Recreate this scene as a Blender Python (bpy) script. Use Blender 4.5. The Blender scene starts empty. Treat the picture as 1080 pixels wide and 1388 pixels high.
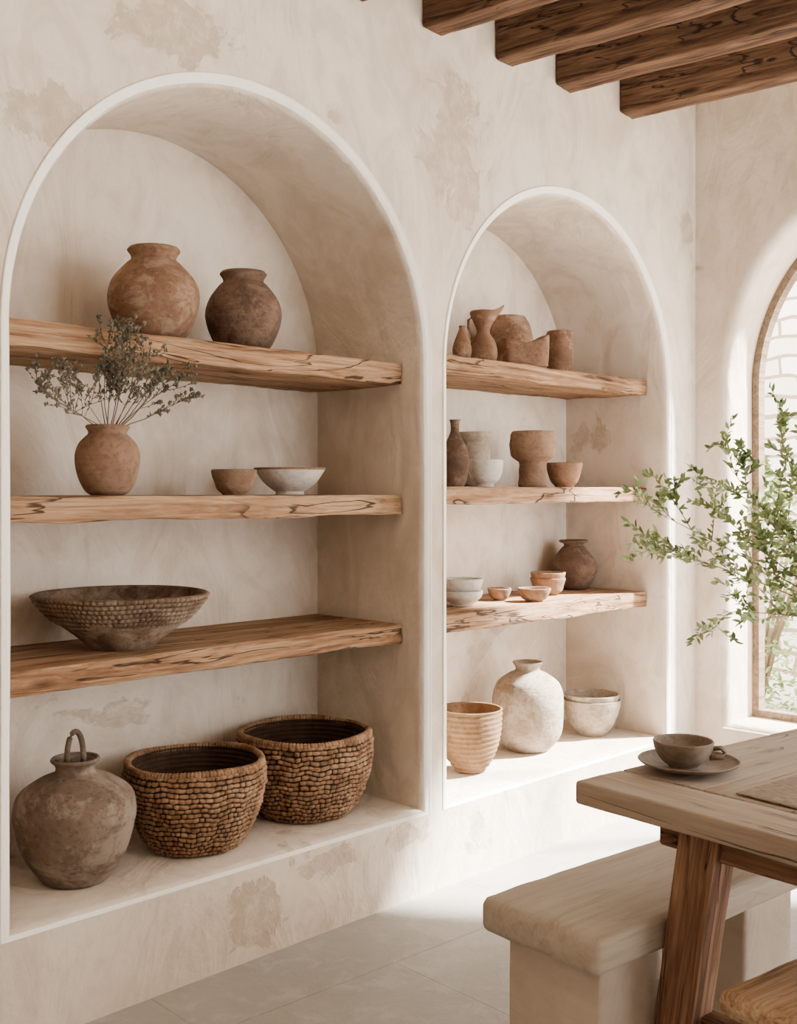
import bpy, math, random
from mathutils import Vector, Matrix, noise
from mathutils.geometry import tessellate_polygon

scene = bpy.context.scene
COL = scene.collection

# ------------------------------------------------------------------ materials
def srgb(r, g, b):
    f = lambda c: (c/255/12.92) if c/255 <= 0.04045 else ((c/255+0.055)/1.055)**2.4
    return (f(r), f(g), f(b), 1)
def tone(c, s, k=1.0):
    if c is None: return None
    l = .25*c[0]+.6*c[1]+.15*c[2]
    return tuple(max(0, (l+(x-l)*s)*k) for x in c[:3])+(1,)

class NT:
    def __init__(s, name):
        s.m = bpy.data.materials.new(name); s.m.use_nodes = True
        s.t = s.m.node_tree; s.n = s.t.nodes; s.l = s.t.links
        s.b = s.n['Principled BSDF']
        s.tc = s.n.new('ShaderNodeTexCoord')
    def map(s, scale=(1, 1, 1), loc=(0, 0, 0), rot=(0, 0, 0)):
        m = s.n.new('ShaderNodeMapping')
        m.inputs['Scale'].default_value = scale; m.inputs['Location'].default_value = loc
        m.inputs['Rotation'].default_value = rot
        s.l.new(s.tc.outputs['Object'], m.inputs[0]); return m.outputs[0]
    def noise(s, vec, scale, detail=6, rough=.55, dist=0):
        n = s.n.new('ShaderNodeTexNoise')
        n.inputs['Scale'].default_value = scale; n.inputs['Detail'].default_value = detail
        n.inputs['Roughness'].default_value = rough; n.inputs['Distortion'].default_value = dist
        s.l.new(vec, n.inputs['Vector']); return n.outputs['Fac']
    def ramp(s, fac, stops, interp='LINEAR'):
        r = s.n.new('ShaderNodeValToRGB'); e = r.color_ramp.elements
        r.color_ramp.interpolation = interp
        while len(e) < len(stops): e.new(.5)
        for i, (p, c) in enumerate(stops):
            e[i].position = p
            e[i].color = c if hasattr(c, '__len__') else (c, c, c, 1)
        s.l.new(fac, r.inputs[0]); return r.outputs[0]
    def mix(s, fac, a, b, mode='MIX'):
        m = s.n.new('ShaderNodeMix'); m.data_type = 'RGBA'; m.blend_type = mode
        for sock, v in ((m.inputs[0], fac), (m.inputs[6], a), (m.inputs[7], b)):
            if isinstance(v, bpy.types.NodeSocket): s.l.new(v, sock)
            else: sock.default_value = v
        return m.outputs[2]
    def math(s, op, a, b=0.0):
        m = s.n.new('ShaderNodeMath'); m.operation = op
        for sock, v in ((m.inputs[0], a), (m.inputs[1], b)):
            if isinstance(v, bpy.types.NodeSocket): s.l.new(v, sock)
            else: sock.default_value = v
        return m.outputs[0]
    def bump(s, h, strength=.3, dist=.01, prev=None):
        b = s.n.new('ShaderNodeBump'); b.inputs['Strength'].default_value = strength
        b.inputs['Distance'].default_value = dist
        s.l.new(h, b.inputs['Height'])
        if prev: s.l.new(prev, b.inputs['Normal'])
        return b.outputs[0]
    def out(s, col, rough=.85, nrm=None, spec=.25):
        if isinstance(col, bpy.types.NodeSocket): s.l.new(col, s.b.inputs['Base Color'])
        else: s.b.inputs['Base Color'].default_value = col
        if isinstance(rough, bpy.types.NodeSocket): s.l.new(rough, s.b.inputs['Roughness'])
        else: s.b.inputs['Roughness'].default_value = rough
        s.b.inputs['Specular IOR Level'].default_value = spec
        if nrm: s.l.new(nrm, s.b.inputs['Normal'])
        return s.m

def plaster(name, base, light, patch, patch_lo=.65, k=1.0, worn=()):
    t = NT(name); v = t.map()
    n1 = t.noise(v, 1.0, 5, .5, .6)
    n2 = t.noise(t.map((1, 1, .8), (5, 2, 1), (.3, .5, .2)), 2.4, 8, .62, 1.0)
    c = t.mix(t.ramp(n1, [(.36, 0.0), (.64, 1.0)]), base, light)
    c = t.mix(t.math('MULTIPLY', t.ramp(n2, [(.45, 0.0), (.60, 1.0)]), .65*k), c, light)
    mot = t.noise(t.map((1, 1, 1), (2, 7, 5)), 6.5, 8, .68, .5)
    c = t.mix(t.math('MULTIPLY', t.ramp(mot, [(.36, 1.0), (.52, 0.0)]), .30*k), c, patch)
    st = t.noise(t.map((1.3, 1.3, .7), (1, 9, 4), (.2, .7, .4)), 2.4, 5, .55, 3.2)
    stm = t.ramp(st, [(.38, 1.0), (.48, 0.0), (1, 0.0)])
    c = t.mix(t.math('MULTIPLY', stm, .28*k), c, patch)
    stl = t.ramp(st, [(.53, 0.0), (.575, 1.0), (.65, 0.0)])
    c = t.mix(t.math('MULTIPLY', stl, .28*k), c, tone(light, 1, 1.06))
    pn = t.noise(t.map((1, 1, 1.1), (3.1, 0, 7.7)), 1.5, 9, .62, .5)
    pm = t.ramp(pn, [(patch_lo, 0.0), (patch_lo+.02, 1.0)])
    if worn:      # places on this wall where the finish coat has come away
        rg = t.noise(v, 5.5, 9, .66, .6)
        for (cx, cz, rx, rz) in worn:
            sp = t.n.new('ShaderNodeSeparateXYZ'); t.l.new(t.map((1/rx, 1, 1/rz), (-cx/rx, 0, -cz/rz)), sp.inputs[0])
            d = t.math('SQRT', t.math('ADD', t.math('POWER', sp.outputs[0], 2), t.math('POWER', sp.outputs[2], 2)))
            front = t.n.new('ShaderNodeSeparateXYZ'); t.l.new(v, front.inputs[0])
            s_ = t.math('ADD', t.math('SUBTRACT', 1.0, d), t.math('MULTIPLY', t.math('SUBTRACT', rg, .5), 3.4))
            q = t.ramp(s_, [(.22, 0.0), (.34, 1.0)])
            q = t.math('MULTIPLY', q, t.math('LESS_THAN', d, 1.6))
            q = t.math('MULTIPLY', q, t.math('LESS_THAN', front.outputs[1], .02))
            pm = t.math('MAXIMUM', pm, q)
    br = t.ramp(t.noise(v, 18, 7, .68, .4), [(.38, .4), (.55, 1.0)])
    pm = t.math('MULTIPLY', pm, br)
    c = t.mix(t.math('MULTIPLY', pm, .72*k), c, tone(patch, 1, .96))
    b = t.bump(n2, .4, .025)
    b = t.bump(st, .5, .02, b)
    b = t.bump(t.noise(v, 26, 5), .14, .006, b)
    b = t.bump(t.noise(v, 80, 4), .15, .003, b)
    b = t.bump(pm, .4, -.005, b)
    return t.out(c, .92, b, .12)

def wood(name, dark, mid, light, seed=0, crack=.9, gray=None, rough=.8, sc=1.0, sat=1.0, con=1.0, k=.8, knots=1.0):
    dark, mid, light = [tone(x, sat, k) for x in (dark, mid, light)]
    t = NT(name)
    g = t.noise(t.map((1.0*sc, 17*sc, 17*sc), (seed, seed*.7, 0)), 1.6, 9, .66, 1.5)
    f = t.noise(t.map((4*sc, 130*sc, 130*sc), (seed, 3, 0)), 1.0, 4, .6, .2)
    big = t.noise(t.map((.9, 3, 3), (seed*2, 1, 0)), 1.4, 3, .5, .8)
    c = t.ramp(g, [(.34, dark), (.46, mid), (.60, light)])
    c = t.mix(t.math('MULTIPLY', t.ramp(f, [(.38, 1.0), (.55, 0.0)]), .45*con), c, dark)
    c = t.mix(t.math('MULTIPLY', t.ramp(big, [(.5, 0.0), (.72, 1.0)]), .4*con), c, dark)
    if gray: c = t.mix(t.ramp(t.noise(t.map((.7, 6, 6), (2, seed, 0)), 1.5, 6), [(.3, .15), (.62, .75)]), c, gray)
    ck = t.noise(t.map((1.2*sc, 10*sc, 10*sc), (seed+7, 0, seed)), .9, 3, .5, 2.4)
    ckm = t.ramp(t.math('ABSOLUTE', t.math('SUBTRACT', ck, .53)), [(.0, 1.0), (.008, .85), (.018, 0.0)])
    ms = t.ramp(t.noise(t.map((2, 4, 4), (seed, 9, 1)), 1.5, 3), [(.46, 0.0), (.54, 1.0)])
    ckm = t.math('MULTIPLY', t.math('MULTIPLY', ckm, ms), crack)
    vo = t.n.new('ShaderNodeTexVoronoi'); t.l.new(t.map((2.6, 9, 9), (seed*1.3, .4, .2)), vo.inputs['Vector']); vo.inputs['Scale'].default_value = 1
    kn = t.math('MULTIPLY', t.ramp(vo.outputs['Distance'], [(.05, 1.0), (.16, 0.0)]), .8*knots)
    c = t.mix(kn, c, (dark[0]*.35, dark[1]*.3, dark[2]*.28, 1))
    c = t.mix(ckm, c, (dark[0]*.2, dark[1]*.18, dark[2]*.16, 1))
    b = t.bump(g, .6*con, .01); b = t.bump(f, .4, .003, b); b = t.bump(ckm, .9, -.008, b)
    return t.out(c, rough, b, .18)

def clay(name, a, b_, scale=6, rough=.95, bump=.5, spots=None, amt=.5, spot_scale=9, sat=.82, k=.74, dark_band=False):
    a, b_, spots = tone(a, sat, k), tone(b_, sat, k), tone(spots, sat, k)
    t = NT(name); v = t.map()
    n = t.noise(v, scale, 8, .66, .6)
    c = t.mix(t.ramp(n, [(.38, 0.0), (.62, 1.0)]), a, b_)
    fine = t.noise(v, 60, 5, .65)
    c = t.mix(t.math('MULTIPLY', t.ramp(fine, [(.37, 1.0), (.5, 0.0)]), .38), c, (a[0]*.4, a[1]*.38, a[2]*.36, 1))
    if spots:
        s = t.noise(t.map((1, 1, 1.4), (4, 4, 4)), spot_scale, 9, .74, .5)
        c = t.mix(t.math('MULTIPLY', t.ramp(s, [(.5, 0.0), (.58, 1.0)]), amt), c, spots)
    sm = t.noise(t.map((1, 1, .8), (9, 1, 4)), 4, 5, .6, 1)
    c = t.mix(t.math('MULTIPLY', t.ramp(sm, [(.50, 0.0), (.68, 1.0)]), .5), c, (a[0]*.5, a[1]*.48, a[2]*.46, 1))
    bb = t.bump(n, bump, .012); bb = t.bump(fine, bump, .005, bb)
    rings = t.noise(t.map((.5, .5, 60)), 1.5, 2)
    bb = t.bump(rings, .35, .005, bb)
    if dark_band:
        at = t.n.new('ShaderNodeAttribute'); at.attribute_name = 'weave'
        c = t.mix(t.ramp(at.outputs['Fac'], [(.1, .92), (.8, 0.0)]), c, srgb(40, 26, 18))
    return t.out(c, rough, bb, .15)

PC = (srgb(194, 178, 160), srgb(216, 203, 188), srgb(174, 155, 134))
PL = plaster('plaster_wall', *PC)
PLL = plaster('plaster_niche_wall', *PC, worn=((1.44, 2.43, .15, .11), (1.83, 2.80, .26, .12), (3.08, 2.72, .20, .30), (2.45, .235, .22, .06), (2.15, .15, .13, .12), (2.82, .23, .13, .06), (3.2, .17, .1, .12)))
RIM_GLOW = plaster('rim_highlight_plaster', srgb(236, 229, 219), srgb(243, 238, 230), srgb(226, 216, 203), .75, .3)  # near-white colour paints a highlight along the niche arch rims
CEIL = plaster('plaster_ceiling', srgb(216, 204, 189), srgb(228, 220, 208), srgb(206, 193, 176), .7)
SHELF = [wood('oak_shelf_%d' % i, srgb(106, 70, 44), srgb(170, 125, 86), srgb(200, 160, 120), seed=i*3.7+1, sat=.9, k=.78) for i in range(6)]
BEAM = wood('beam_wood', srgb(66, 42, 26), srgb(112, 77, 50), srgb(148, 110, 78), seed=11, k=.68, sat=.84)
TABLEW = wood('table_wood', srgb(104, 79, 60), srgb(142, 116, 93), srgb(168, 143, 120), seed=4, crack=.7, gray=srgb(156, 143, 129), con=.8, knots=.4)
LEGW = wood('table_leg_wood', srgb(92, 58, 37), srgb(138, 95, 65), srgb(170, 125, 90), seed=8, knots=.4, k=.75, sat=.82)
BENCHW = wood('bench_weathered_wood', srgb(158, 144, 128), srgb(168, 155, 140), srgb(176, 164, 150), seed=6, crack=.1, sc=.8, con=.35, knots=0, k=.88)
STOOLW = wood('stool_wood', srgb(136, 100, 70), srgb(178, 140, 102), srgb(200, 168, 132), seed=15, crack=.4, knots=.2, sat=.88)

# floor slabs
t = NT('stone_slab_floor'); v = t.map((1, 1, 1), (.25, .2, 0), (0, 0, math.radians(3)))
br = t.n.new('ShaderNodeTexBrick'); t.l.new(v, br.inputs['Vector'])
br.inputs['Scale'].default_value = 1; br.inputs['Brick Width'].default_value = 1.35; br.inputs['Row Height'].default_value = .78
br.inputs['Mortar Size'].default_value = .0035; br.inputs['Mortar Smooth'].default_value = .8
br.inputs['Color1'].default_value = srgb(157, 152, 146); br.inputs['Color2'].default_value = srgb(163, 158, 152)
br.inputs['Mortar'].default_value = srgb(136, 130, 122)
n = t.noise(v, 2.2, 9, .65, .6); n2 = t.noise(v, 8, 9, .74, .5)
c = t.mix(t.ramp(n, [(.4, 0.0), (.62, .6)]), br.outputs[0], srgb(142, 137, 130))
c = t.mix(t.ramp(n2, [(.5, 0.0), (.62, .35)]), c, srgb(184, 180, 174))
b = t.bump(n, .3, .03); b = t.bump(n2, .35, .008, b); b = t.bump(br.outputs['Fac'], .5, -.004, b)
FLOOR = t.out(c, t.ramp(n2, [(.3, .55), (.7, .85)]), b, .25)

def basket_mat():
    t = NT('woven_seagrass')
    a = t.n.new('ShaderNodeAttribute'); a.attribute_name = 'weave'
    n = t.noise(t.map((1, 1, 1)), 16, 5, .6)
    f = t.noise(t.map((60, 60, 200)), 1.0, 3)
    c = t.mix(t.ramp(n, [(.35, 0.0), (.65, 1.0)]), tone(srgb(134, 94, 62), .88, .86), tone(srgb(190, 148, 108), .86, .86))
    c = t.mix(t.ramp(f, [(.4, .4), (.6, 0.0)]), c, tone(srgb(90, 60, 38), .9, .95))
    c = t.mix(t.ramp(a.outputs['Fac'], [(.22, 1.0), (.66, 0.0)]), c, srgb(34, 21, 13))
    return t.out(c, .88, t.bump(f, .5, .002), .15)
BASKET = basket_mat()

CL = dict(
    brown=clay('clay_brown', srgb(132, 94, 66), srgb(160, 119, 88), 6, spots=srgb(194, 162, 132), amt=.5),
    dark=clay('clay_dark', srgb(98, 72, 55), srgb(130, 100, 78), 7, spots=srgb(160, 130, 104), amt=.4),
    terra=clay('clay_terracotta', srgb(150, 112, 84), srgb(170, 132, 102), 5, bump=.25),
    jug=clay('clay_storage', srgb(114, 92, 75), srgb(146, 123, 103), 5, spots=srgb(180, 162, 142), amt=.5, spot_scale=5),
    white=clay('ceramic_offwhite', srgb(210, 200, 187), srgb(224, 216, 205), 6, .6, .12, k=.9),
    tan=clay('clay_tan', srgb(152, 114, 84), srgb(178, 140, 108), 7, bump=.4),
    lighttan=clay('clay_light_tan', srgb(154, 118, 84), srgb(180, 144, 108), 7, bump=.4, k=.55, sat=.95),
    stone=clay('ceramic_stone', srgb(176, 158, 138), srgb(200, 185, 166), 7, bump=.5, spots=srgb(146, 124, 101), amt=.65, k=.66, sat=.95),
    carved=clay('carved_wood_bowl', srgb(116, 88, 65), srgb(158, 130, 103), 9, bump=.6, spots=srgb(188, 164, 138), amt=.5, dark_band=True),
    grey=clay('stoneware_taupe', srgb(130, 109, 90), srgb(152, 133, 114), 7, .65, .2),
)
def leafmat(name, a, b_):
    t = NT(name)
    c = t.mix(t.ramp(t.noise(t.map(), 9, 3), [(.35, 0.0), (.65, 1.0)]), a, b_)
    return t.out(c, .6, None, .3)
LEAF = leafmat('olive_leaf', srgb(104, 124, 74), srgb(162, 178, 122))
TWIG = leafmat('twig_bark', srgb(104, 86, 62), srgb(132, 112, 86))
DRY = leafmat('dried_stem', srgb(84, 72, 54), srgb(110, 97, 76))
DRYB = leafmat('dried_bud', srgb(64, 60, 49), srgb(118, 110, 92))

# ------------------------------------------------------------------ mesh builder
class MB:
    def __init__(s): s.v = []; s.f = []; s.mi = []; s.sm = []; s.attr = []
    def add(s, vs, fs, mi=0, smooth=True, attr=None):
        o = len(s.v); s.v += [tuple(x) for x in vs]
        s.attr += (attr if attr else [1.0]*len(vs))
        for f in fs: s.f.append([i+o for i in f]); s.mi.append(mi); s.sm.append(smooth)
    def lathe(s, prof, th=.008, segs=64, wob=.006, rings=0, ringf=90, mi=0, seed=0, z0=0, steps=5, off=(0, 0), inner_mi=None, sx=1, sy=1):
        P = []
        n = len(prof)
        for i in range(n-1):
            p0 = prof[max(i-1, 0)]; p1 = prof[i]; p2 = prof[i+1]; p3 = prof[min(i+2, n-1)]
            for k in range(steps):
                u = k/steps
                q = []
                for d in (0, 1):
                    a, b, c, e = p0[d], p1[d], p2[d], p3[d]
                    q.append(.5*((2*b)+(-a+c)*u+(2*a-5*b+4*c-e)*u*u+(-a+3*b-3*c+e)*u**3))
                P.append((max(q[0], .001), q[1]))
        P.append(prof[-1])
        rim = P[-1]
        outer = [(0.0, P[0][1]), (P[0][0]*.6, P[0][1])]+P
        inner = [(rim[0]-th*.3, rim[1]+th*.35), (rim[0]-th*.75, rim[1]+th*.2)]
        inn = [(max(r-th, .002), max(z, prof[0][1]+th)) for r, z in reversed(P)]
        inner += inn+[(.0, prof[0][1]+th)]
        full = outer+inner
        vs = []; fs = []
        for j, (r, z) in enumerate(full):
            for k in range(segs):
                a = 2*math.pi*k/segs
                w = 1+wob*noise.noise(Vector((math.cos(a)*1.3+seed, math.sin(a)*1.3, z*9+seed)))*2
                rr = r*w
                if rings and j < len(outer) and r > .01: rr += rings*math.sin(z*ringf)
                vs.append((rr*math.cos(a)*sx+off[0], rr*math.sin(a)*sy+off[1], z+z0))
        for j in range(len(full)-1):
            for k in range(segs):
                k2 = (k+1) % segs
                fs.append([j*segs+k, j*segs+k2, (j+1)*segs+k2, (j+1)*segs+k])
        nb = (len(outer)-1)*segs
        s.add(vs, fs, mi)
        if inner_mi is not None:
            for i in range(len(s.mi)-len(fs)+nb, len(s.mi)): s.mi[i] = inner_mi
        return len(outer)
    def tube(s, pts, rad, segs=6, mi=0):
        pts = [Vector(p) for p in pts]
        n = len(pts); vs = []; fs = []
        for i, p in enumerate(pts):
            d = (pts[min(i+1, n-1)]-pts[max(i-1, 0)]).normalized()
            a = d.cross(Vector((0, 0, 1)) if abs(d.z) < .9 else Vector((1, 0, 0))).normalized(); b = d.cross(a)
            r = rad[i] if hasattr(rad, '__len__') else rad
            for k in range(segs):
                t_ = 2*math.pi*k/segs
                vs.append(p+a*math.cos(t_)*r+b*math.sin(t_)*r)
        for i in range(n-1):
            for k in range(segs):
                fs.append([i*segs+k, i*segs+(k+1) % segs, (i+1)*segs+(k+1) % segs, (i+1)*segs+k])
        fs.append(list(range(segs))[::-1]); fs.append([(n-1)*segs+k for k in range(segs)])
        s.add(vs, fs, mi)
    def plank(s, L, W, T, N=50, amp=.004, cham=.008, seed=0, mi=0, x0=0, y0=0, z0=0, rnd=3, freq=2.2):
        sec = []
        for (cy, cz, a0) in ((W-cham, -cham, 0), (cham, -cham, 90), (cham, -T+cham, 180), (W-cham, -T+cham, 270)):
            for k in range(rnd+1):
                a = math.radians(a0+90*k/rnd); sec.append((cy+cham*math.cos(a), cz+cham*math.sin(a)))
        full = []
        m = len(sec)
        for i in range(m):
            full.append(sec[i]); nx = sec[(i+1) % m]
            if (i+1) % (rnd+1) == 0:
                q = 4
                for k in range(1, q): full.append((sec[i][0]+(nx[0]-sec[i][0])*k/q, sec[i][1]+(nx[1]-sec[i][1])*k/q))
        m = len(full); vs = []; fs = []
        xs = [0, cham*.3, cham]+[cham+(L-2*cham)*i/N for i in range(1, N)]+[L-cham, L-cham*.3, L]
        for x in xs:
            e = min(x, L-x); sh = 0
            if e < cham: sh = cham*(1-math.sqrt(max(0, 1-(1-e/cham)**2)))
            for (y, z) in full:
                yy = W/2+(y-W/2)*(1-2*sh/W); zz = -T/2+(z+T/2)*(1-2*sh/T)
                p = Vector((x*freq+seed*3.1, yy*6+seed, zz*6))
                d = noise.noise_vector(p)*amp+noise.noise_vector(p*5)*amp*.35
                vs.append((x+x0+d.x*.4, yy+y0+d.y, zz+z0+d.z))
        for i in range(len(xs)-1):
            for k in range(m):
                fs.append([i*m+k, i*m+(k+1) % m, (i+1)*m+(k+1) % m, (i+1)*m+k])
        fs.append(list(range(m))[::-1]); fs.append([(len(xs)-1)*m+k for k in range(m)])
        s.add(vs, fs, mi)
    def leaf(s, p, d, up, L, W, mi=0):
        p = Vector(p); d = Vector(d).normalized(); sd = d.cross(Vector(up))
        if sd.length < .01: sd = d.cross(Vector((1, 0, .3)))
        sd.normalize(); nn = sd.cross(d)
        vs = [p, p+d*L*.3+sd*W*.5+nn*W*.15, p+d*L*.65+sd*W*.42+nn*W*.1, p+d*L-nn*W*.2, p+d*L*.65-sd*W*.42+nn*W*.1, p+d*L*.3-sd*W*.5+nn*W*.15, p+d*L*.33, p+d*L*.66]
        s.add(vs, [[0, 1, 6], [1, 2, 7, 6], [2, 3, 7], [3, 4, 7], [4, 5, 6, 7], [5, 0, 6]], mi)
    def blob(s, p, r, mi=0):
        p = Vector(p)
        vs = [p+Vector(d)*r for d in ((1, 0, 0), (0, 1, 0), (-1, 0, 0), (0, -1, 0), (0, 0, 1.3), (0, 0, -1.2))]
        s.add(vs, [[0, 1, 4], [1, 2, 4], [2, 3, 4], [3, 0, 4], [1, 0, 5], [2, 1, 5], [3, 2, 5], [0, 3, 5]], mi)
    def build(s, name, mats, loc=(0, 0, 0), rot=(0, 0, 0), parent=None, weave=False):
        me = bpy.data.meshes.new(name); me.from_pydata(s.v, [], s.f)
        for m in (mats if isinstance(mats, list) else [mats]): me.materials.append(m)
        me.polygons.foreach_set('material_index', s.mi); me.polygons.foreach_set('use_smooth', s.sm)
        if weave:
            a = me.attributes.new('weave', 'FLOAT', 'POINT'); a.data.foreach_set('value', s.attr)
        me.update()
        o = bpy.data.objects.new(name, me); COL.objects.link(o)
        o.location = loc; o.rotation_euler = rot
        if parent: o.parent = parent
        return o

def sharp(o, ang=40):
    try:
        o.data.set_sharp_from_angle(angle=math.radians(ang))
    except Exception: pass
    return o

def empty(name, loc=(0, 0, 0), rz=0):
    e = bpy.data.objects.new(name, None); e.empty_display_size = .1
    COL.objects.link(e); e.location = loc; e.rotation_euler = (0, 0, rz); return e

# ------------------------------------------------------------------ room shell
def outline(cx, half, zb, zs, off=0, offb=None, n=64):
    offb = off if offb is None else offb
    w = half+off; P = []
    for k in range(4): P.append((cx-w, (zb-offb)+(zs-zb+offb)*k/4))
    for k in range(n+1):
        a = math.pi-math.pi*k/n; P.append((cx+w*math.cos(a), zs+w*math.sin(a)))
    for k in range(1, 5): P.append((cx+w, zs-(zs-zb+offb)*k/4))
    for k in range(1, 5): P.append((cx+w-2*w*k/5, zb-offb))
    return P

def arched_wall(name, mp, a0, a1, z0, z1, opens, R, depth, through, mats, lip=.005, bead=.008):
    mb = MB()
    def plane(d, off, offb, flip):
        loops = [[(a0, z0), (a1, z0), (a1, z1), (a0, z1)]]
        for (cx, h, zb, zs) in opens: loops.append(outline(cx, h, zb, zs, off, offb))
        tri = tessellate_polygon([[Vector((x, z, 0)) for x, z in L] for L in loops])
        pts = [mp(x, d, z) for L in loops for x, z in L]
        mb.add(pts, [list(t_) for t_ in tri], 0, False)
    W = R+bead
    plane(0, W, .02, False)
    if through: plane(depth, 0, 0, True)
    for (cx, h, zb, zs) in opens:
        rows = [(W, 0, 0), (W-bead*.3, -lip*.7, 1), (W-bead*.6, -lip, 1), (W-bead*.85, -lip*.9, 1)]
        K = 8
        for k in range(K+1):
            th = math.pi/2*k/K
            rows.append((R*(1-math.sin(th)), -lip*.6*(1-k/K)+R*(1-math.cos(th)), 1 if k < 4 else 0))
        for k in range(1, 9): rows.append((0, R+(depth-R)*k/8, 0))
        nr = len(rows); L0 = outline(cx, h, zb, zs); m = len(L0); vs = []
        for (o, d, mt) in rows:
            for (x, z) in outline(cx, h, zb, zs, o, min(o, .02)):
                j = .007*noise.noise(Vector((x*2.5, z*2.5, d*3)))
                vs.append(mp(x+(j if 0 < d < depth and z > zb+.01 else 0), d if z > zb-.001 else max(d, -.001), z))
        for i in range(nr-1):
            for k in range(m):
                f = [i*m+k, i*m+(k+1) % m, (i+1)*m+(k+1) % m, (i+1)*m+k]
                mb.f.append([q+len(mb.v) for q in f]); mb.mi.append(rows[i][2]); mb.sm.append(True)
        mb.v += [tuple(x) for x in vs]; mb.attr += [1.0]*len(vs)
        if not through:
            L = outline(cx, h, zb, zs, 0)
            mb.add([mp(x, depth, z) for x, z in L], [list(range(len(L)))], 0, False)
    return sharp(mb.build(name, mats), 60)

HC = 3.32
RX = 4.83
N1 = (2.141, .776, .305, 1.90); N2 = (3.814, .758, .305, 1.907)
arched_wall('wall_left', lambda a, d, z: (a, d, z), -1.6, RX, 0, HC, [N1, N2], .032, .573, False, [PLL, RIM_GLOW])
W1 = (-1.06, .90, .35, 1.955); W2 = (-3.6, .95, .2, 1.955)  # second opening is out of view, added to let in sky light
arched_wall('wall_right', lambda a, d, z: (RX+d, a, z), -5.2, .0, 0, HC, [W1, W2], .05, .335, True, [PL, PL], .0)

def quad(name, pts, mat):
    mb = MB(); mb.add(pts, [[0, 1, 2, 3]], 0, False); return mb.build(name, mat)
quad('floor', [(-1.6, -5.2, 0), (RX, -5.2, 0), (RX, 0, 0), (-1.6, 0, 0)], FLOOR)
quad('ceiling', [(-1.6, -5.2, HC), (RX+.33, -5.2, HC), (RX+.33, .02, HC), (-1.6, .02, HC)], CEIL)
quad('unseen_wall_back', [(-1.6, -5.2, 0), (-1.6, 0, 0), (-1.6, 0, HC), (-1.6, -5.2, HC)], PL)  # out of view, put in to shade the left side
quad('unseen_wall_front', [(-1.6, -5.2, 0), (2.6, -5.2, 0), (2.6, -5.2, HC), (-1.6, -5.2, HC)], PL)  # out of view, stops short so daylight enters from the right

# window frames
FR = wood('window_frame_wood', srgb(104, 84, 66), srgb(130, 110, 90), srgb(150, 132, 112), seed=21, crack=.1, con=.4, knots=0)
def window(name, W, fw=.035):
    cx, h, zb, zs = W
    e = empty(name, (RX+.26, cx, 0))
    mb = MB()
    A = outline(0, h, zb, zs); B = outline(0, h-fw, zb+fw, zs); m = len(A); d = .06
    vs = [(0, x, z) for x, z in A]+[(0, x, z) for x, z in B]+[(d, x, z) for x, z in A]+[(d, x, z) for x, z in B]
    fs = []
    for k in range(m):
        q = (k+1) % m
        fs += [[k, q, m+q, m+k], [2*m+k, 2*m+q, 3*m+q, 3*m+k], [m+k, m+q, 3*m+q, 3*m+k], [k, q, 2*m+q, 2*m+k]]
    mb.add(vs, fs, 0, False); mb.build('frame', FR, parent=e)
    mb = MB(); mb.plank(zs+h-zb-fw, .035, .035, N=10, amp=.0005, cham=.004)
    mb.build('mullion', FR, loc=(.05, -.017, zb+.02), rot=(0, -math.pi/2, 0), parent=e)
    return e
window('window_1', W1); window('added_light_window', W2)  # the second one frames the added light opening

# ------------------------------------------------------------------ shelves
def shelf(niche, ztop, i, T=.075):
    cx, h = niche[0], niche[1]
    mb = MB(); mb.plank(2*h-.012, .57-.105, T, N=140, amp=.008, cham=.005, seed=i*5+1, freq=3.6)
    for q in range(len(mb.v)):
        x, y, z = mb.v[q]
        if z > -.012 and y > .03: mb.v[q] = (x, y, z*.15)
        if mb.v[q][2] > 0: mb.v[q] = (x, y, 0)
    mb.build('wooden_shelf', SHELF[i], loc=(cx-h+.006, .105, ztop))
shelf(N1, 1.915, 0, .078); shelf(N1, 1.435, 1, .072); shelf(N1, .965, 2, .070)
shelf(N2, 1.97, 3, .068); shelf(N2, 1.465, 4, .066); shelf(N2, .975, 5, .070)

# ------------------------------------------------------------------ beams
for i, X in enumerate((2.50, 2.905, 3.31, 3.70, 4.17)):
    mb = MB(); mb.plank(5.0, .115, .21, N=120, amp=.009, cham=.012, seed=i*7+3, freq=3)
    mb.build('ceiling_beam', BEAM, loc=(X, -.001, HC-.005), rot=(0, 0, math.radians(-83.5)))

# ------------------------------------------------------------------ pots helpers
def pot(name, prof, loc, mat, **k):
    mb = MB(); mb.lathe(prof, **k); return mb.build(name, mat, loc=loc)
def vase(R, H, base=.5, neck=.45, rim=.52, lipz=.93, shoulder=.55):
    return [(R*base, 0), (R*(base+.22), H*.08), (R*.93, H*.3), (R, H*shoulder*.95), (R*.9, H*(shoulder+.15)), (R*(neck+.12), H*.83), (R*neck, H*.885), (R*(neck+.01), H*lipz), (R*rim, H*.965), (R*(rim+.02), H*.985), (R*rim, H)]
def bowl(R, H, base=.45):
    return [(R*base, 0), (R*(base+.04), H*.06), (R*(base+.25), H*.25), (R*.9, H*.6), (R*.99, H*.9), (R, H)]

e = .001
# --- niche 1 sill
mb = MB()
mb.lathe([(.085, 0), (.10, .01), (.145, .08), (.172, .16), (.178, .205), (.163, .255), (.11, .295), (.066, .313), (.056, .325), (.058, .338), (.07, .35), (.071, .356)], th=.01, wob=.012, seed=2)
hp = []
for k in range(15):
    a = math.pi*k/14
    hp.append((math.cos(a)*.024, .004*math.sin(a*2), .34+math.sin(a)**.8*.095))
mb.tube(hp, .0085, 8)
mb.build('clay_jar', CL['jug'], loc=(1.678, .245, .305+e), rot=(0, 0, math.radians(-25)))

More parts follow.
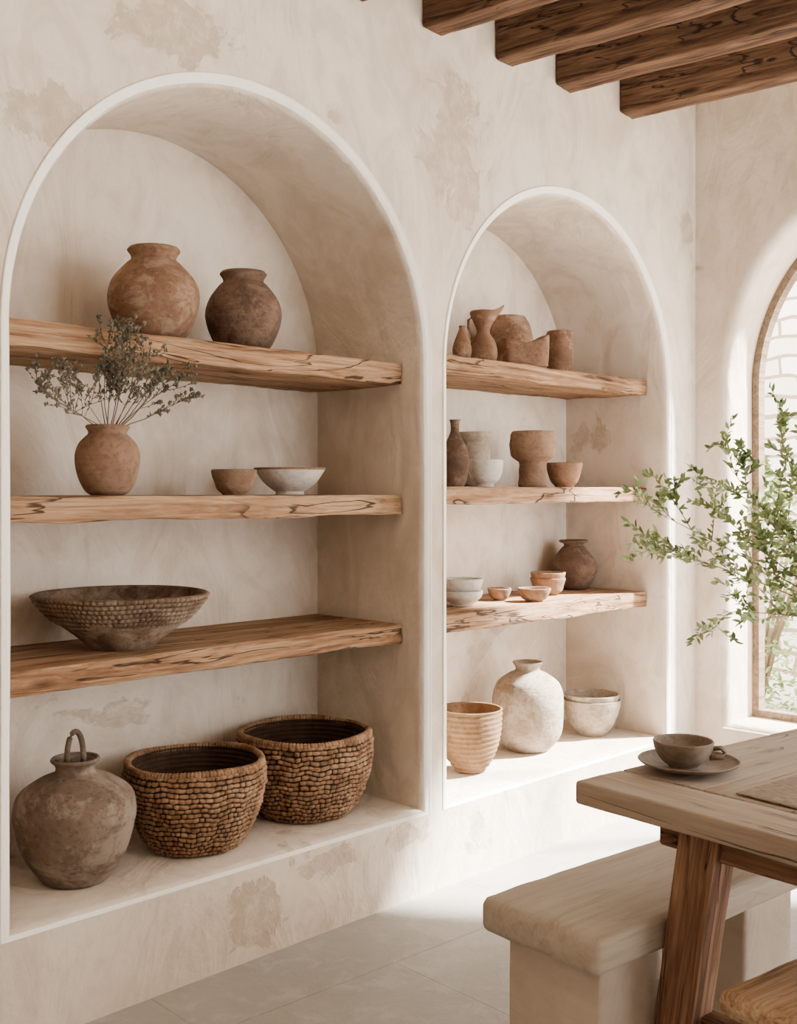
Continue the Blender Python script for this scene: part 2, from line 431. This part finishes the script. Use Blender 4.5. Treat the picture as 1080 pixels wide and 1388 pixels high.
def basket(name, R, H, Rb, loc, rows=17, cols=62, seed=0):
    mb = MB(); sub = 6; seg = cols*sub
    def rad(t_): return Rb+(R*1.03-Rb)*(math.sin(min(t_*1.15, 1)*math.pi/2)**.75) - (.035*R*max(0, (t_-.8)/.2)**2)
    nr = rows*6; vs = []; at = []
    for j in range(nr+1):
        t_ = j/nr; z = H*t_; row = int(j/6*1.0000001)
        hr = abs(math.sin(math.pi*j/6))
        for k in range(seg):
            a = 2*math.pi*k/seg; ca, sa = math.cos(a), math.sin(a)
            ph = (row % 2)*.5+.6*noise.noise(Vector((ca*6, sa*6, row*2.3+seed)))
            cphase = k/sub+ph
            jit = .7*noise.noise(Vector((row*1.7+seed, math.floor(cphase)*.9, 3)))
            hc = abs(math.sin(math.pi*(cphase)))
            hgt = max(0, (hr**.5)*(hc**.4)*(1+jit))
            r = rad(t_)*(1+.018*noise.noise(Vector((ca, sa, t_*2+seed))))+.009*hgt
            zz = z+.010*noise.noise(Vector((ca*4, sa*4, t_*3+seed)))*min(1, t_*6)*min(1, (1-t_)*6)+.003*noise.noise(Vector((ca*14, sa*14, row*3+seed)))*(1 if 0 < t_ < 1 else 0)
            vs.append((r*ca, r*sa, zz)); at.append(min(hgt, 1.0))
    fs = []
    for j in range(nr):
        for k in range(seg):
            k2 = (k+1) % seg; fs.append([j*seg+k, j*seg+k2, (j+1)*seg+k2, (j+1)*seg+k])
    mb.add(vs, fs, 0, True, at)
    s2 = 64; vs = []; fs = []
    nr2 = 60
    for j in range(nr2+1):
        t_ = 1-j/nr2
        for k in range(s2):
            a = 2*math.pi*k/s2; r = rad(t_)-.013+.004*math.sin(t_*rows*2*math.pi)
            vs.append((r*math.cos(a), r*math.sin(a), H*t_+(.006 if t_ < .02 else 0)))
    for j in range(nr2):
        for k in range(s2): fs.append([j*s2+k, j*s2+(k+1) % s2, (j+1)*s2+(k+1) % s2, (j+1)*s2+k])
    fs.append([nr2*s2+k for k in range(s2)])
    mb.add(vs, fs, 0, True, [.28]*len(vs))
    mb.add([(Rb*math.cos(2*math.pi*k/48), Rb*math.sin(2*math.pi*k/48), 0) for k in range(48)], [list(range(48))], 0, False)
    vs = []; fs = []; at = []; S = 420; Q = 10; rr = rad(1)-.002
    for k in range(S):
        a = 2*math.pi*k/S; w = abs(math.sin(a*60)); pr = .0095+.003*w
        for q in range(Q):
            b_ = 2*math.pi*q/Q
            x = rr+pr*math.cos(b_)
            vs.append((x*math.cos(a), x*math.sin(a), H+pr*math.sin(b_)+.004*math.sin(a*3+seed))); at.append(.25+.75*w)
    for k in range(S):
        for q in range(Q): fs.append([k*Q+q, ((k+1) % S)*Q+q, ((k+1) % S)*Q+(q+1) % Q, k*Q+(q+1) % Q])
    mb.add(vs, fs, 0, True, at)
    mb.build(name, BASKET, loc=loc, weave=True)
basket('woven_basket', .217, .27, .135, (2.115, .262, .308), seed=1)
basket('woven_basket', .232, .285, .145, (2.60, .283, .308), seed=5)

# --- niche 1 shelf 3 : carved bowl with incised, woven looking rim band
mb = MB(); SEG = 320
no = mb.lathe([(.095, 0), (.10, .006), (.15, .05), (.215, .10), (.25, .14), (.262, .165)], th=.016, wob=.025, seed=4, steps=22, segs=SEG)
for j in range(no):
    for k in range(SEG):
        i_ = j*SEG+k; x, y, z = mb.v[i_]
        if z > .05:
            a = 2*math.pi*k/SEG; row = int(z/.014)
            zz = z+.004*noise.noise(Vector((x*9, y*9, 2)))
            hh = abs(math.sin(math.pi*zz/.014))**.5*abs(math.sin(a*44+(row % 2)*math.pi/2+noise.noise(Vector((x*20, y*20, row)))*1.8))**.5
            lim = .07+.045*noise.noise(Vector((math.cos(a)*2, math.sin(a)*2, 1)))
            m_ = max(0, min(1, (z-lim)/.012))
            f_ = 1+(.008*hh*m_)/max(.05, math.hypot(x, y)); mb.v[i_] = (x*f_, y*f_, z); mb.attr[i_] = 1-m_*(1-hh)*1.0
for i_ in range(no*SEG, len(mb.v)):
    mb.attr[i_] = .6
mb.build('carved_wooden_bowl', CL['carved'], loc=(1.866, .29, .965+e), weave=True)

# --- niche 1 shelf 2
VZ = 1.436
pot('terracotta_vase', vase(.095, .206, .5, .60, .66, shoulder=.58), (1.7615, .205, VZ), CL['terra'], th=.008, wob=.006, seed=7)
mb = MB(); mb.lathe(bowl(.075, .082, .5), th=.007, rings=.001, ringf=120, inner_mi=1); mb.build('ceramic_bowl', [CL['tan'], CL['grey']], loc=(2.262, .25, VZ))
mb = MB(); mb.lathe([(.05, 0), (.052, .012), (.06, .016), (.095, .045), (.118, .078), (.124, .088)], th=.008, seed=1)
mb.tube([(.123*math.cos(a*math.pi/24), .123*math.sin(a*math.pi/24), .091) for a in range(49)], .0045, 6, mi=1)
mb.build('ceramic_bowl', [CL['white'], CL['terra']], loc=(2.545, .30, VZ))

# dried flowers (stand inside the terracotta vase)
random.seed(8)
mb = MB()
def ok(q):   # stay clear of the shelf above and of the niche side
    return not (q.z+VZ > 1.815 and q.y+.205 > .085) and q.x > -.36
def dry_branch(p, d, L, lvl):
    pts = [Vector(p)]; d = Vector(d).normalized(); n_ = 6
    for i in range(n_):
        d = (d+Vector((random.uniform(-.2, .2), random.uniform(-.12, .12), random.uniform(-.12, .16)))).normalized()
        q = pts[-1]+d*L/n_
        if not ok(q): break
        pts.append(q)
        if lvl < 2 and i >= 1 and random.random() < (.76 if lvl == 0 else .45):
            for _ in range(2 if lvl == 0 else 1):
                nd = (d+Vector((random.uniform(-1.2, 1.2), random.uniform(-.6, .5), random.uniform(-.4, .9)))).normalized()
                dry_branch(q, nd, L*random.uniform(.25, .45), lvl+1)
        if lvl >= 1 and random.random() < .85 or (i > 3):
            nd = Vector((random.uniform(-1, 1), random.uniform(-1, 1), random.uniform(-.4, 1)))
            mb.leaf(q, nd+d*.6, (random.random(), random.random(), random.random()), random.uniform(.008, .016), .005, 1)
    if len(pts) < 2: return
    mb.tube(pts, [.0018*(1-.1*i) if lvl == 0 else .0010 for i in range(len(pts))], 4, 0)
    mb.blob(pts[-1], random.uniform(.004, .008), 1)
    if random.random() < .5: mb.blob(pts[-1]+Vector((.007, .002, .004)), .0045, 1)
for i in range(15):
    ang = -1+2*i/14
    tilt = ang*1.25+random.uniform(-.1, .1)
    up = math.cos(tilt)
    d = Vector((math.sin(tilt)*1.1, -.62*up+random.uniform(-.12, .06), up+.12))
    st = Vector((math.sin(tilt)*.03, -.012*up-.01, .198))
    mb.tube([(st.x*.3, st.y, .04), st], .0016, 4, 0)
    dry_branch(st, d, random.uniform(.21, .29)*(1.18 if abs(ang) > .5 else 1), 0)
mb.build('dried_flowers', [DRY, DRYB], loc=(1.7615, .205, VZ))

# --- niche 1 shelf 1
pot('clay_vase', vase(.143, .30, .50, .50, .56, shoulder=.52), (1.985, .30, 1.916), CL['brown'], th=.012, wob=.014, seed=11)
pot('clay_vase', vase(.128, .268, .5, .54, .60, shoulder=.52), (2.325, .28, 1.916), CL['dark'], th=.012, wob=.014, seed=13)

# --- niche 2 sill
pot('ribbed_planter_bowl', [(.055, 0), (.065, .01), (.092, .05), (.115, .11), (.127, .18), (.131, .255)], (3.455, .244, .306), CL['lighttan'], th=.009, rings=.0026, ringf=300, steps=14)
pot('stoneware_vase', [(.085, 0), (.10, .01), (.145, .07), (.158, .16), (.157, .23), (.135, .295), (.085, .335), (.058, .348), (.054, .362), (.064, .378), (.068, .385)], (3.925, .312, .306), CL['stone'], th=.01, wob=.015, seed=3)
mb = MB(); mb.lathe(bowl(.135, .165, .48), th=.008, rings=.001, ringf=150)
mb.lathe([(.09, .09), (.11, .12), (.122, .16), (.127, .19)], th=.007)
mb.build('nested_bowls', CL['stone'], loc=(4.375, .284, .306))
# --- niche 2 shelf 3
Z3 = .976
mb = MB(); mb.lathe([(.045, 0), (.05, .01), (.078, .035), (.085, .06)], th=.006); mb.lathe([(.05, .045), (.074, .07), (.084, .095), (.086, .11)], th=.006)
mb.build('stacked_bowls', CL['white'], loc=(3.47, .30, Z3))
pot('wooden_dish', bowl(.052, .05, .5), (3.755, .335, Z3), CL['tan'], th=.006)
mb = MB(); mb.lathe(bowl(.073, .055, .5), th=.007, wob=.05, seed=3, sx=1.0, sy=.85); mb.build('wooden_dish', CL['tan'], loc=(3.82, .195, Z3), rot=(0, 0, -.5))
mb = MB(); mb.lathe(bowl(.08, .075, .55), th=.006, sx=1); mb.lathe([(.055, .05), (.072, .07), (.08, .1)], th=.006, seed=2)
mb.build('nested_cups', CL['tan'], loc=(4.11, .34, Z3))
pot('clay_vase', vase(.112, .235, .5, .42, .6, shoulder=.45), (4.42, .42, Z3), CL['dark'], th=.008, wob=.01, seed=21)
# --- niche 2 shelf 2
Z2 = 1.4665
pot('clay_bottle', [(.035, 0), (.045, .02), (.056, .08), (.05, .14), (.028, .19), (.017, .22), (.019, .255), (.024, .262)], (3.30, .19, Z2), CL['dark'], th=.005)
pot('ceramic_jar', [(.05, 0), (.062, .02), (.07, .08), (.068, .15), (.056, .185), (.056, .195), (.072, .215), (.074, .232)], (3.665, .40, Z2+.001), CL['stone'], th=.007)
pot('ceramic_bowl', [(.035, 0), (.036, .012), (.058, .03), (.071, .07), (.074, .108)], (3.51, .21, Z2), CL['white'], th=.006)
mb = MB()
mb.lathe([(.060, 0), (.064, .01), (.061, .06), (.062, .105), (.074, .118), (.098, .14), (.103, .18), (.1, .225), (.092, .243)], th=.01, rings=.0012, ringf=110)
mb.build('footed_clay_cup', CL['tan'], loc=(3.945, .30, Z2))
pot('wooden_bowl', bowl(.083, .108, .5), (4.152, .28, Z2), CL['tan'], th=.008)
# --- niche 2 shelf 1
Z1 = 1.971
pot('clay_bottle', [(.025, 0), (.036, .02), (.037, .055), (.022, .1), (.012, .125), (.014, .135)], (3.355, .2, Z1), CL['brown'], th=.004)
mb = MB()
mb.lathe([(.045, 0), (.054, .012), (.06, .05), (.05, .095), (.03, .125), (.028, .145), (.04, .175), (.056, .21), (.054, .22)], th=.006, wob=.01)
for i_ in range(len(mb.v)):
    x, y, z = mb.v[i_]
    if z > .17 and x > 0:
        k_ = (z-.17)/.05*max(0, 1-abs(y)/.045); mb.v[i_] = (x+.035*k_*x/.056, y*(1-.4*k_), z+.03*k_*x/.056)
hp = [(-.045, 0, .2), (-.062, 0, .185), (-.062, 0, .155), (-.045, 0, .12), (-.047, 0, .10)]
mb.tube(hp, .006, 6)
mb.build('clay_ewer', CL['brown'], loc=(3.545, .25, Z1), rot=(0, 0, math.radians(-40)))
mb = MB(); vs = []; fs = []; seg = 72
rows = [(0.0, .0, 0), (.85, 0, 0), (.95, .006, 0), (.98, .04, 0), (1.0, .09, 0), (1.0, .128, 1), (.96, .134, 1), (.88, .13, 1), (.8, .07, 0), (.5, .03, 0), (0.0, .025, 0)]
for (s_, z, tp) in rows:
    for k in range(seg):
        a = 2*math.pi*k/seg; c_, s2_ = math.cos(a), math.sin(a)
        den = (abs(c_)**5+abs(s2_)**5)**(1/5)
        x = .105*s_*c_/den; y = .075*s_*s2_/den
        dip = -.032*(1-(x/.105)**2)*tp + .012*tp*(x/.105)
        vs.append((x, y, z+dip))
for j in range(len(rows)-1):
    for k in range(seg): fs.append([j*seg+k, j*seg+(k+1) % seg, (j+1)*seg+(k+1) % seg, (j+1)*seg+k])
mb.add(vs, fs); sharp(mb.build('hollowed_clay_trough', CL['brown'], loc=(3.755, .21, Z1), rot=(0, 0, math.radians(-28))), 50)
mb = MB(); mb.lathe([(.08, 0), (.10, .02), (.118, .08), (.12, .15), (.105, .215), (.09, .245), (.086, .255)], th=.012, wob=.05, seed=9)
mb.build('clay_pot', CL['brown'], loc=(3.92, .43, Z1))
mb = MB(); mb.lathe([(.056, 0), (.06, .008), (.059, .1), (.063, .17), (.058, .2)], th=.008, wob=.02, seed=8)
mb.build('clay_cup', CL['brown'], loc=(4.13, .29, Z1))

# ------------------------------------------------------------------ dining table
RZ = math.radians(-7)
T = empty('dining_table', (2.22, -1.152, 0), RZ)
TL, TW = 2.0, 1.15
ys = [0, .24, .47, .71, .93, TW]
mb = MB(); mb.plank(TW, .17, .055, N=30, amp=.003, cham=.006, seed=30)
mb.build('breadboard_end', TABLEW, loc=(0, 0, .75), rot=(0, 0, -math.pi/2), parent=T)
for i in range(5):
    mb = MB(); mb.plank(TL-.173, ys[i+1]-ys[i]-.002, .052, N=40, amp=.002, cham=.004, seed=i*9+2)
    mb.build('top_board_%d' % (i+1), TABLEW, loc=(.172, -ys[i+1], .7505), parent=T)
def bar(name, p, q, w, d, mat, parent, seed=0, roll=0):
    p = Vector(p); q = Vector(q); L = (q-p).length
    mb = MB(); mb.plank(L, w, d, N=24, amp=.0035, cham=.007, seed=seed, y0=-w/2, z0=d/2)
    o = mb.build(name, mat, parent=parent)
    x = (q-p).normalized(); y = Vector((0, 1, 0)) if abs(x.y) < .8 else Vector((1, 0, 0))
    z = x.cross(y).normalized(); y = z.cross(x)
    M = Matrix((x, y, z)).transposed().to_4x4(); M.translation = p
    o.matrix_local = M
    return o
for k, xx in enumerate((.155, TL-.2)):
    bar('trestle_bar_%d' % (k+1), (xx, -.16, .655), (xx, -TW+.16, .655), .08, .085, LEGW, T, seed=k+2)
    bar('leg_%d' % (2*k+1), (xx-.02, -.29, .697), (xx-.02, -.18, 0.0), .105, .085, LEGW, T, seed=k+5)
    bar('leg_%d' % (2*k+2), (xx-.02, -TW+.29, .697), (xx-.02, -TW+.18, 0.0), .105, .085, LEGW, T, seed=k+8)
    bar('cross_bar_%d' % (k+1), (xx, -.20, .20), (xx, -TW+.20, .20), .06, .08, LEGW, T, seed=k+12)
t = NT('woven_linen'); n = t.noise(t.map((90, 12, 1)), 3, 3)
c = t.mix(t.ramp(n, [(.4, 0.0), (.6, 1.0)]), srgb(110, 97, 83), srgb(144, 131, 116))
LIN = t.out(c, .95, t.bump(n, .5, .003), .1)
mb = MB(); mb.plank(1.45, .44, .005, N=60, amp=.0006, cham=.002, seed=3)
mb.build('table_runner', LIN, loc=T.location+Matrix.Rotation(RZ, 3, 'Z')@Vector((.19, -.76, .7575)), rot=(0, 0, RZ))

mb = MB(); mb.lathe([(.05, 0), (.055, .004), (.09, .010), (.118, .020), (.125, .026)], th=.006)
mb.build('saucer_plate', CL['grey'], loc=(2.49, -1.305, .7535))
mb = MB(); mb.lathe([(.036, 0), (.038, .006), (.055, .02), (.07, .045), (.075, .066)], th=.006)
mb.tube([(.07, 0, .05), (.09, 0, .053), (.1, 0, .043), (.094, 0, .03), (.062, 0, .027)], .0065, 8)
mb.build('ceramic_cup', CL['grey'], loc=(2.48, -1.295, .7610), rot=(0, 0, math.radians(-60)))

# ------------------------------------------------------------------ plaster bench
B = empty('dining_bench', (2.10, -.951, 0), math.radians(-5))
mb = MB(); mb.plank(.95, .37, .085, N=30, amp=.005, cham=.018, seed=40, rnd=5); mb.build('seat', BENCHW, loc=(0, -.37, .45), parent=B)
BP = plaster('bench_plaster', srgb(166, 151, 136), srgb(184, 171, 157), srgb(154, 138, 121), .68, .6)
for k, xx in enumerate((.06, .65)):
    mb = MB(); mb.plank(.372, .24, .29, N=20, amp=.004, cham=.014, seed=50+k)
    o = mb.build('support_%d' % (k+1), BP, parent=B)
    M = Matrix(((0, 1, 0), (0, 0, 1), (1, 0, 0))).to_4x4()
    M.translation = Vector((xx, -.04, 0)); o.matrix_local = M

# ------------------------------------------------------------------ wooden bench (near side)
S = empty('wooden_bench', (2.04, -1.62, 0), math.radians(-8))
mb = MB(); mb.plank(1.1, .34, .055, N=30, amp=.004, cham=.022, seed=60, rnd=5); mb.build('seat', STOOLW, loc=(0, -.34, .45), parent=S)
for k, (xx, yy) in enumerate(((.16, -.06), (.16, -.28), (.95, -.06), (.95, -.28))):
    bar('leg_%d' % (k+1), (xx, yy, .40), (xx+(-.02 if k < 2 else .02), yy, 0), .05, .05, STOOLW, S, seed=k)

# ------------------------------------------------------------------ leafy branches in a vase on the table
random.seed(11)
VX, VY = 3.2, -1.5
pot('branch_vase', vase(.11, .27, .5, .4, .5), (VX, VY, .757), CL['jug'], th=.008)
mb = MB()
def stem(pts, r0, lvl, leafy=.35):
    P = []
    n = len(pts)
    for i in range(n-1):
        p0, p1, p2, p3 = pts[max(i-1, 0)], pts[i], pts[i+1], pts[min(i+2, n-1)]
        for k in range(6):
            u = k/6; P.append(.5*((2*p1)+(-p0+p2)*u+(2*p0-5*p1+4*p2-p3)*u*u+(-p0+3*p1-3*p2+p3)*u**3))
    P.append(pts[-1]); m = len(P)
    mb.tube(P, [r0*(1-.75*i/(m-1)) for i in range(m)], 5, 0)
    for i in range(1, m):
        fr = i/(m-1); p = P[i]; d = (P[i]-P[i-1]).normalized()
        if fr > leafy:
            for _ in range(2 if random.random() < .25 else 1):
                rv = Vector((random.uniform(-1, 1), random.uniform(-1, 1), random.uniform(-.6, .9)))
                mb.leaf(p, d*.7+rv, rv.cross(d)+Vector((0, 0, .5)), random.uniform(.016, .032), random.uniform(.008, .013), 1)
        if lvl < 2 and fr > (.3 if lvl == 0 else .15) and random.random() < (.6 if lvl == 0 else .28):
            rv = Vector((random.uniform(-1, 1), random.uniform(-1, 1), random.uniform(-.5, .8)))
            nd = (d*.9+rv*.8).normalized(); L = random.uniform(.09, .18)*(1 if lvl == 0 else .5)
            q1 = p+nd*L*.5+Vector((0, 0, .01)); q2 = p+nd*L+Vector((0, 0, random.uniform(-.02, .03)))
            stem([p, q1, q2], r0*.45, lvl+1, .1)
base = Vector((VX, VY, 1.02))
tg = [(2.82, -1.03, 1.38), (2.76, -1.10, 1.28), (2.95, -1.17, 1.52), (3.05, -1.28, 1.55), (2.97, -1.07, 1.43), (2.80, -1.26, 1.12),
      (3.15, -1.30, 1.45), (3.3, -1.45, 1.52), (3.5, -1.5, 1.45), (2.95, -1.35, 1.32), (3.4, -1.8, 1.45), (3.05, -1.7, 1.42)]
for g in tg:
    g = Vector(g); st = base+Vector((random.uniform(-.02, .02), random.uniform(-.02, .02), 0))
    mid = st.lerp(g, .5)+Vector((random.uniform(-.03, .03), random.uniform(-.03, .03), random.uniform(-.03, .05)))
    stem([st-Vector((0, 0, .2)), st, mid, g], .004, 0, .35)
mb.build('leafy_branches', [TWIG, LEAF])

# ------------------------------------------------------------------ outside
t = NT('exterior_stone'); v = t.map()
sw = t.n.new('ShaderNodeCombineXYZ'); sp = t.n.new('ShaderNodeSeparateXYZ'); t.l.new(v, sp.inputs[0])
t.l.new(sp.outputs[0], sw.inputs[0]); t.l.new(sp.outputs[2], sw.inputs[1])
dn = t.n.new('ShaderNodeTexNoise'); dn.inputs['Scale'].default_value = 3; t.l.new(v, dn.inputs['Vector'])
va = t.n.new('ShaderNodeVectorMath'); va.operation = 'MULTIPLY_ADD'; t.l.new(dn.outputs['Color'], va.inputs[0]); va.inputs[1].default_value = (.16, .12, 0); t.l.new(sw.outputs[0], va.inputs[2])
br = t.n.new('ShaderNodeTexBrick'); t.l.new(va.outputs[0], br.inputs['Vector']); br.inputs['Scale'].default_value = 1
br.inputs['Brick Width'].default_value = .3; br.inputs['Row Height'].default_value = .15; br.inputs['Mortar Size'].default_value = .014
br.inputs['Color1'].default_value = srgb(222, 210, 192); br.inputs['Color2'].default_value = srgb(240, 231, 218); br.inputs['Mortar'].default_value = srgb(150, 133, 110)
EXT = t.out(br.outputs[0], .9, t.bump(br.outputs['Fac'], .5, -.02))
mb = MB(); mb.plank(12, .3, 3.6, N=40, amp=.02, cham=.03, seed=70)
mb.build('garden_wall', EXT, loc=(8.5, -4, 3.6-.02), rot=(0, 0, math.pi/2))
t = NT('garden_gravel'); n = t.noise(t.map(), 30, 5)
GR = t.out(t.mix(n, srgb(206, 196, 180), srgb(230, 222, 210)), .95, t.bump(n, .4, .01))
quad('garden_ground', [(RX+.3, -9, -.02), (14, -9, -.02), (14, 9, -.02), (RX+.3, 9, -.02)], GR)
random.seed(3); mb = MB()
for i in range(1400):
    a = random.uniform(0, 6.283); z = random.uniform(0, 1.7); r = .55*math.sqrt(random.random())*math.sin(math.pi*min(1, .15+z/1.95))
    p = Vector((math.cos(a)*r, math.sin(a)*r*1.3, z))
    rv = Vector((random.uniform(-1, 1), random.uniform(-1, 1), random.uniform(-.3, 1)))
    mb.leaf(p, rv, (random.random(), random.random(), 1), random.uniform(.05, .09), .03, 1)
for i in range(14):
    a = i*.45; mb.tube([(0, 0, 0), (math.cos(a)*.1, math.sin(a)*.12, .5), (math.cos(a)*.3, math.sin(a)*.4, 1.2)], .012, 5, 0)
mb.build('garden_shrub', [TWIG, LEAF], loc=(7.0, .75, -.02))

# ------------------------------------------------------------------ light
w = bpy.data.worlds.new('World'); scene.world = w; w.use_nodes = True
bg = w.node_tree.nodes['Background']; bg.inputs[0].default_value = (1.0, .99, .975, 1); bg.inputs[1].default_value = 10.6
sun = bpy.data.lights.new('sun', 'SUN'); sun.energy = 80; sun.angle = math.radians(4); sun.color = (1, .965, .91)
so = bpy.data.objects.new('sun', sun); COL.objects.link(so)
so.rotation_euler = Vector((-1, .7, -1.12)).to_track_quat('-Z', 'Y').to_euler(); so.location = (9, -4, 6)

# ------------------------------------------------------------------ camera
cam = bpy.data.cameras.new('camera'); co = bpy.data.objects.new('camera', cam); COL.objects.link(co)
cam.sensor_fit = 'HORIZONTAL'; cam.sensor_width = 36; cam.lens = 1510/1080*36; cam.shift_y = -29/1080
co.location = (0, -2.73, 1.45)
co.rotation_euler = (math.pi/2, 0, math.radians(44.4-90))
scene.camera = co
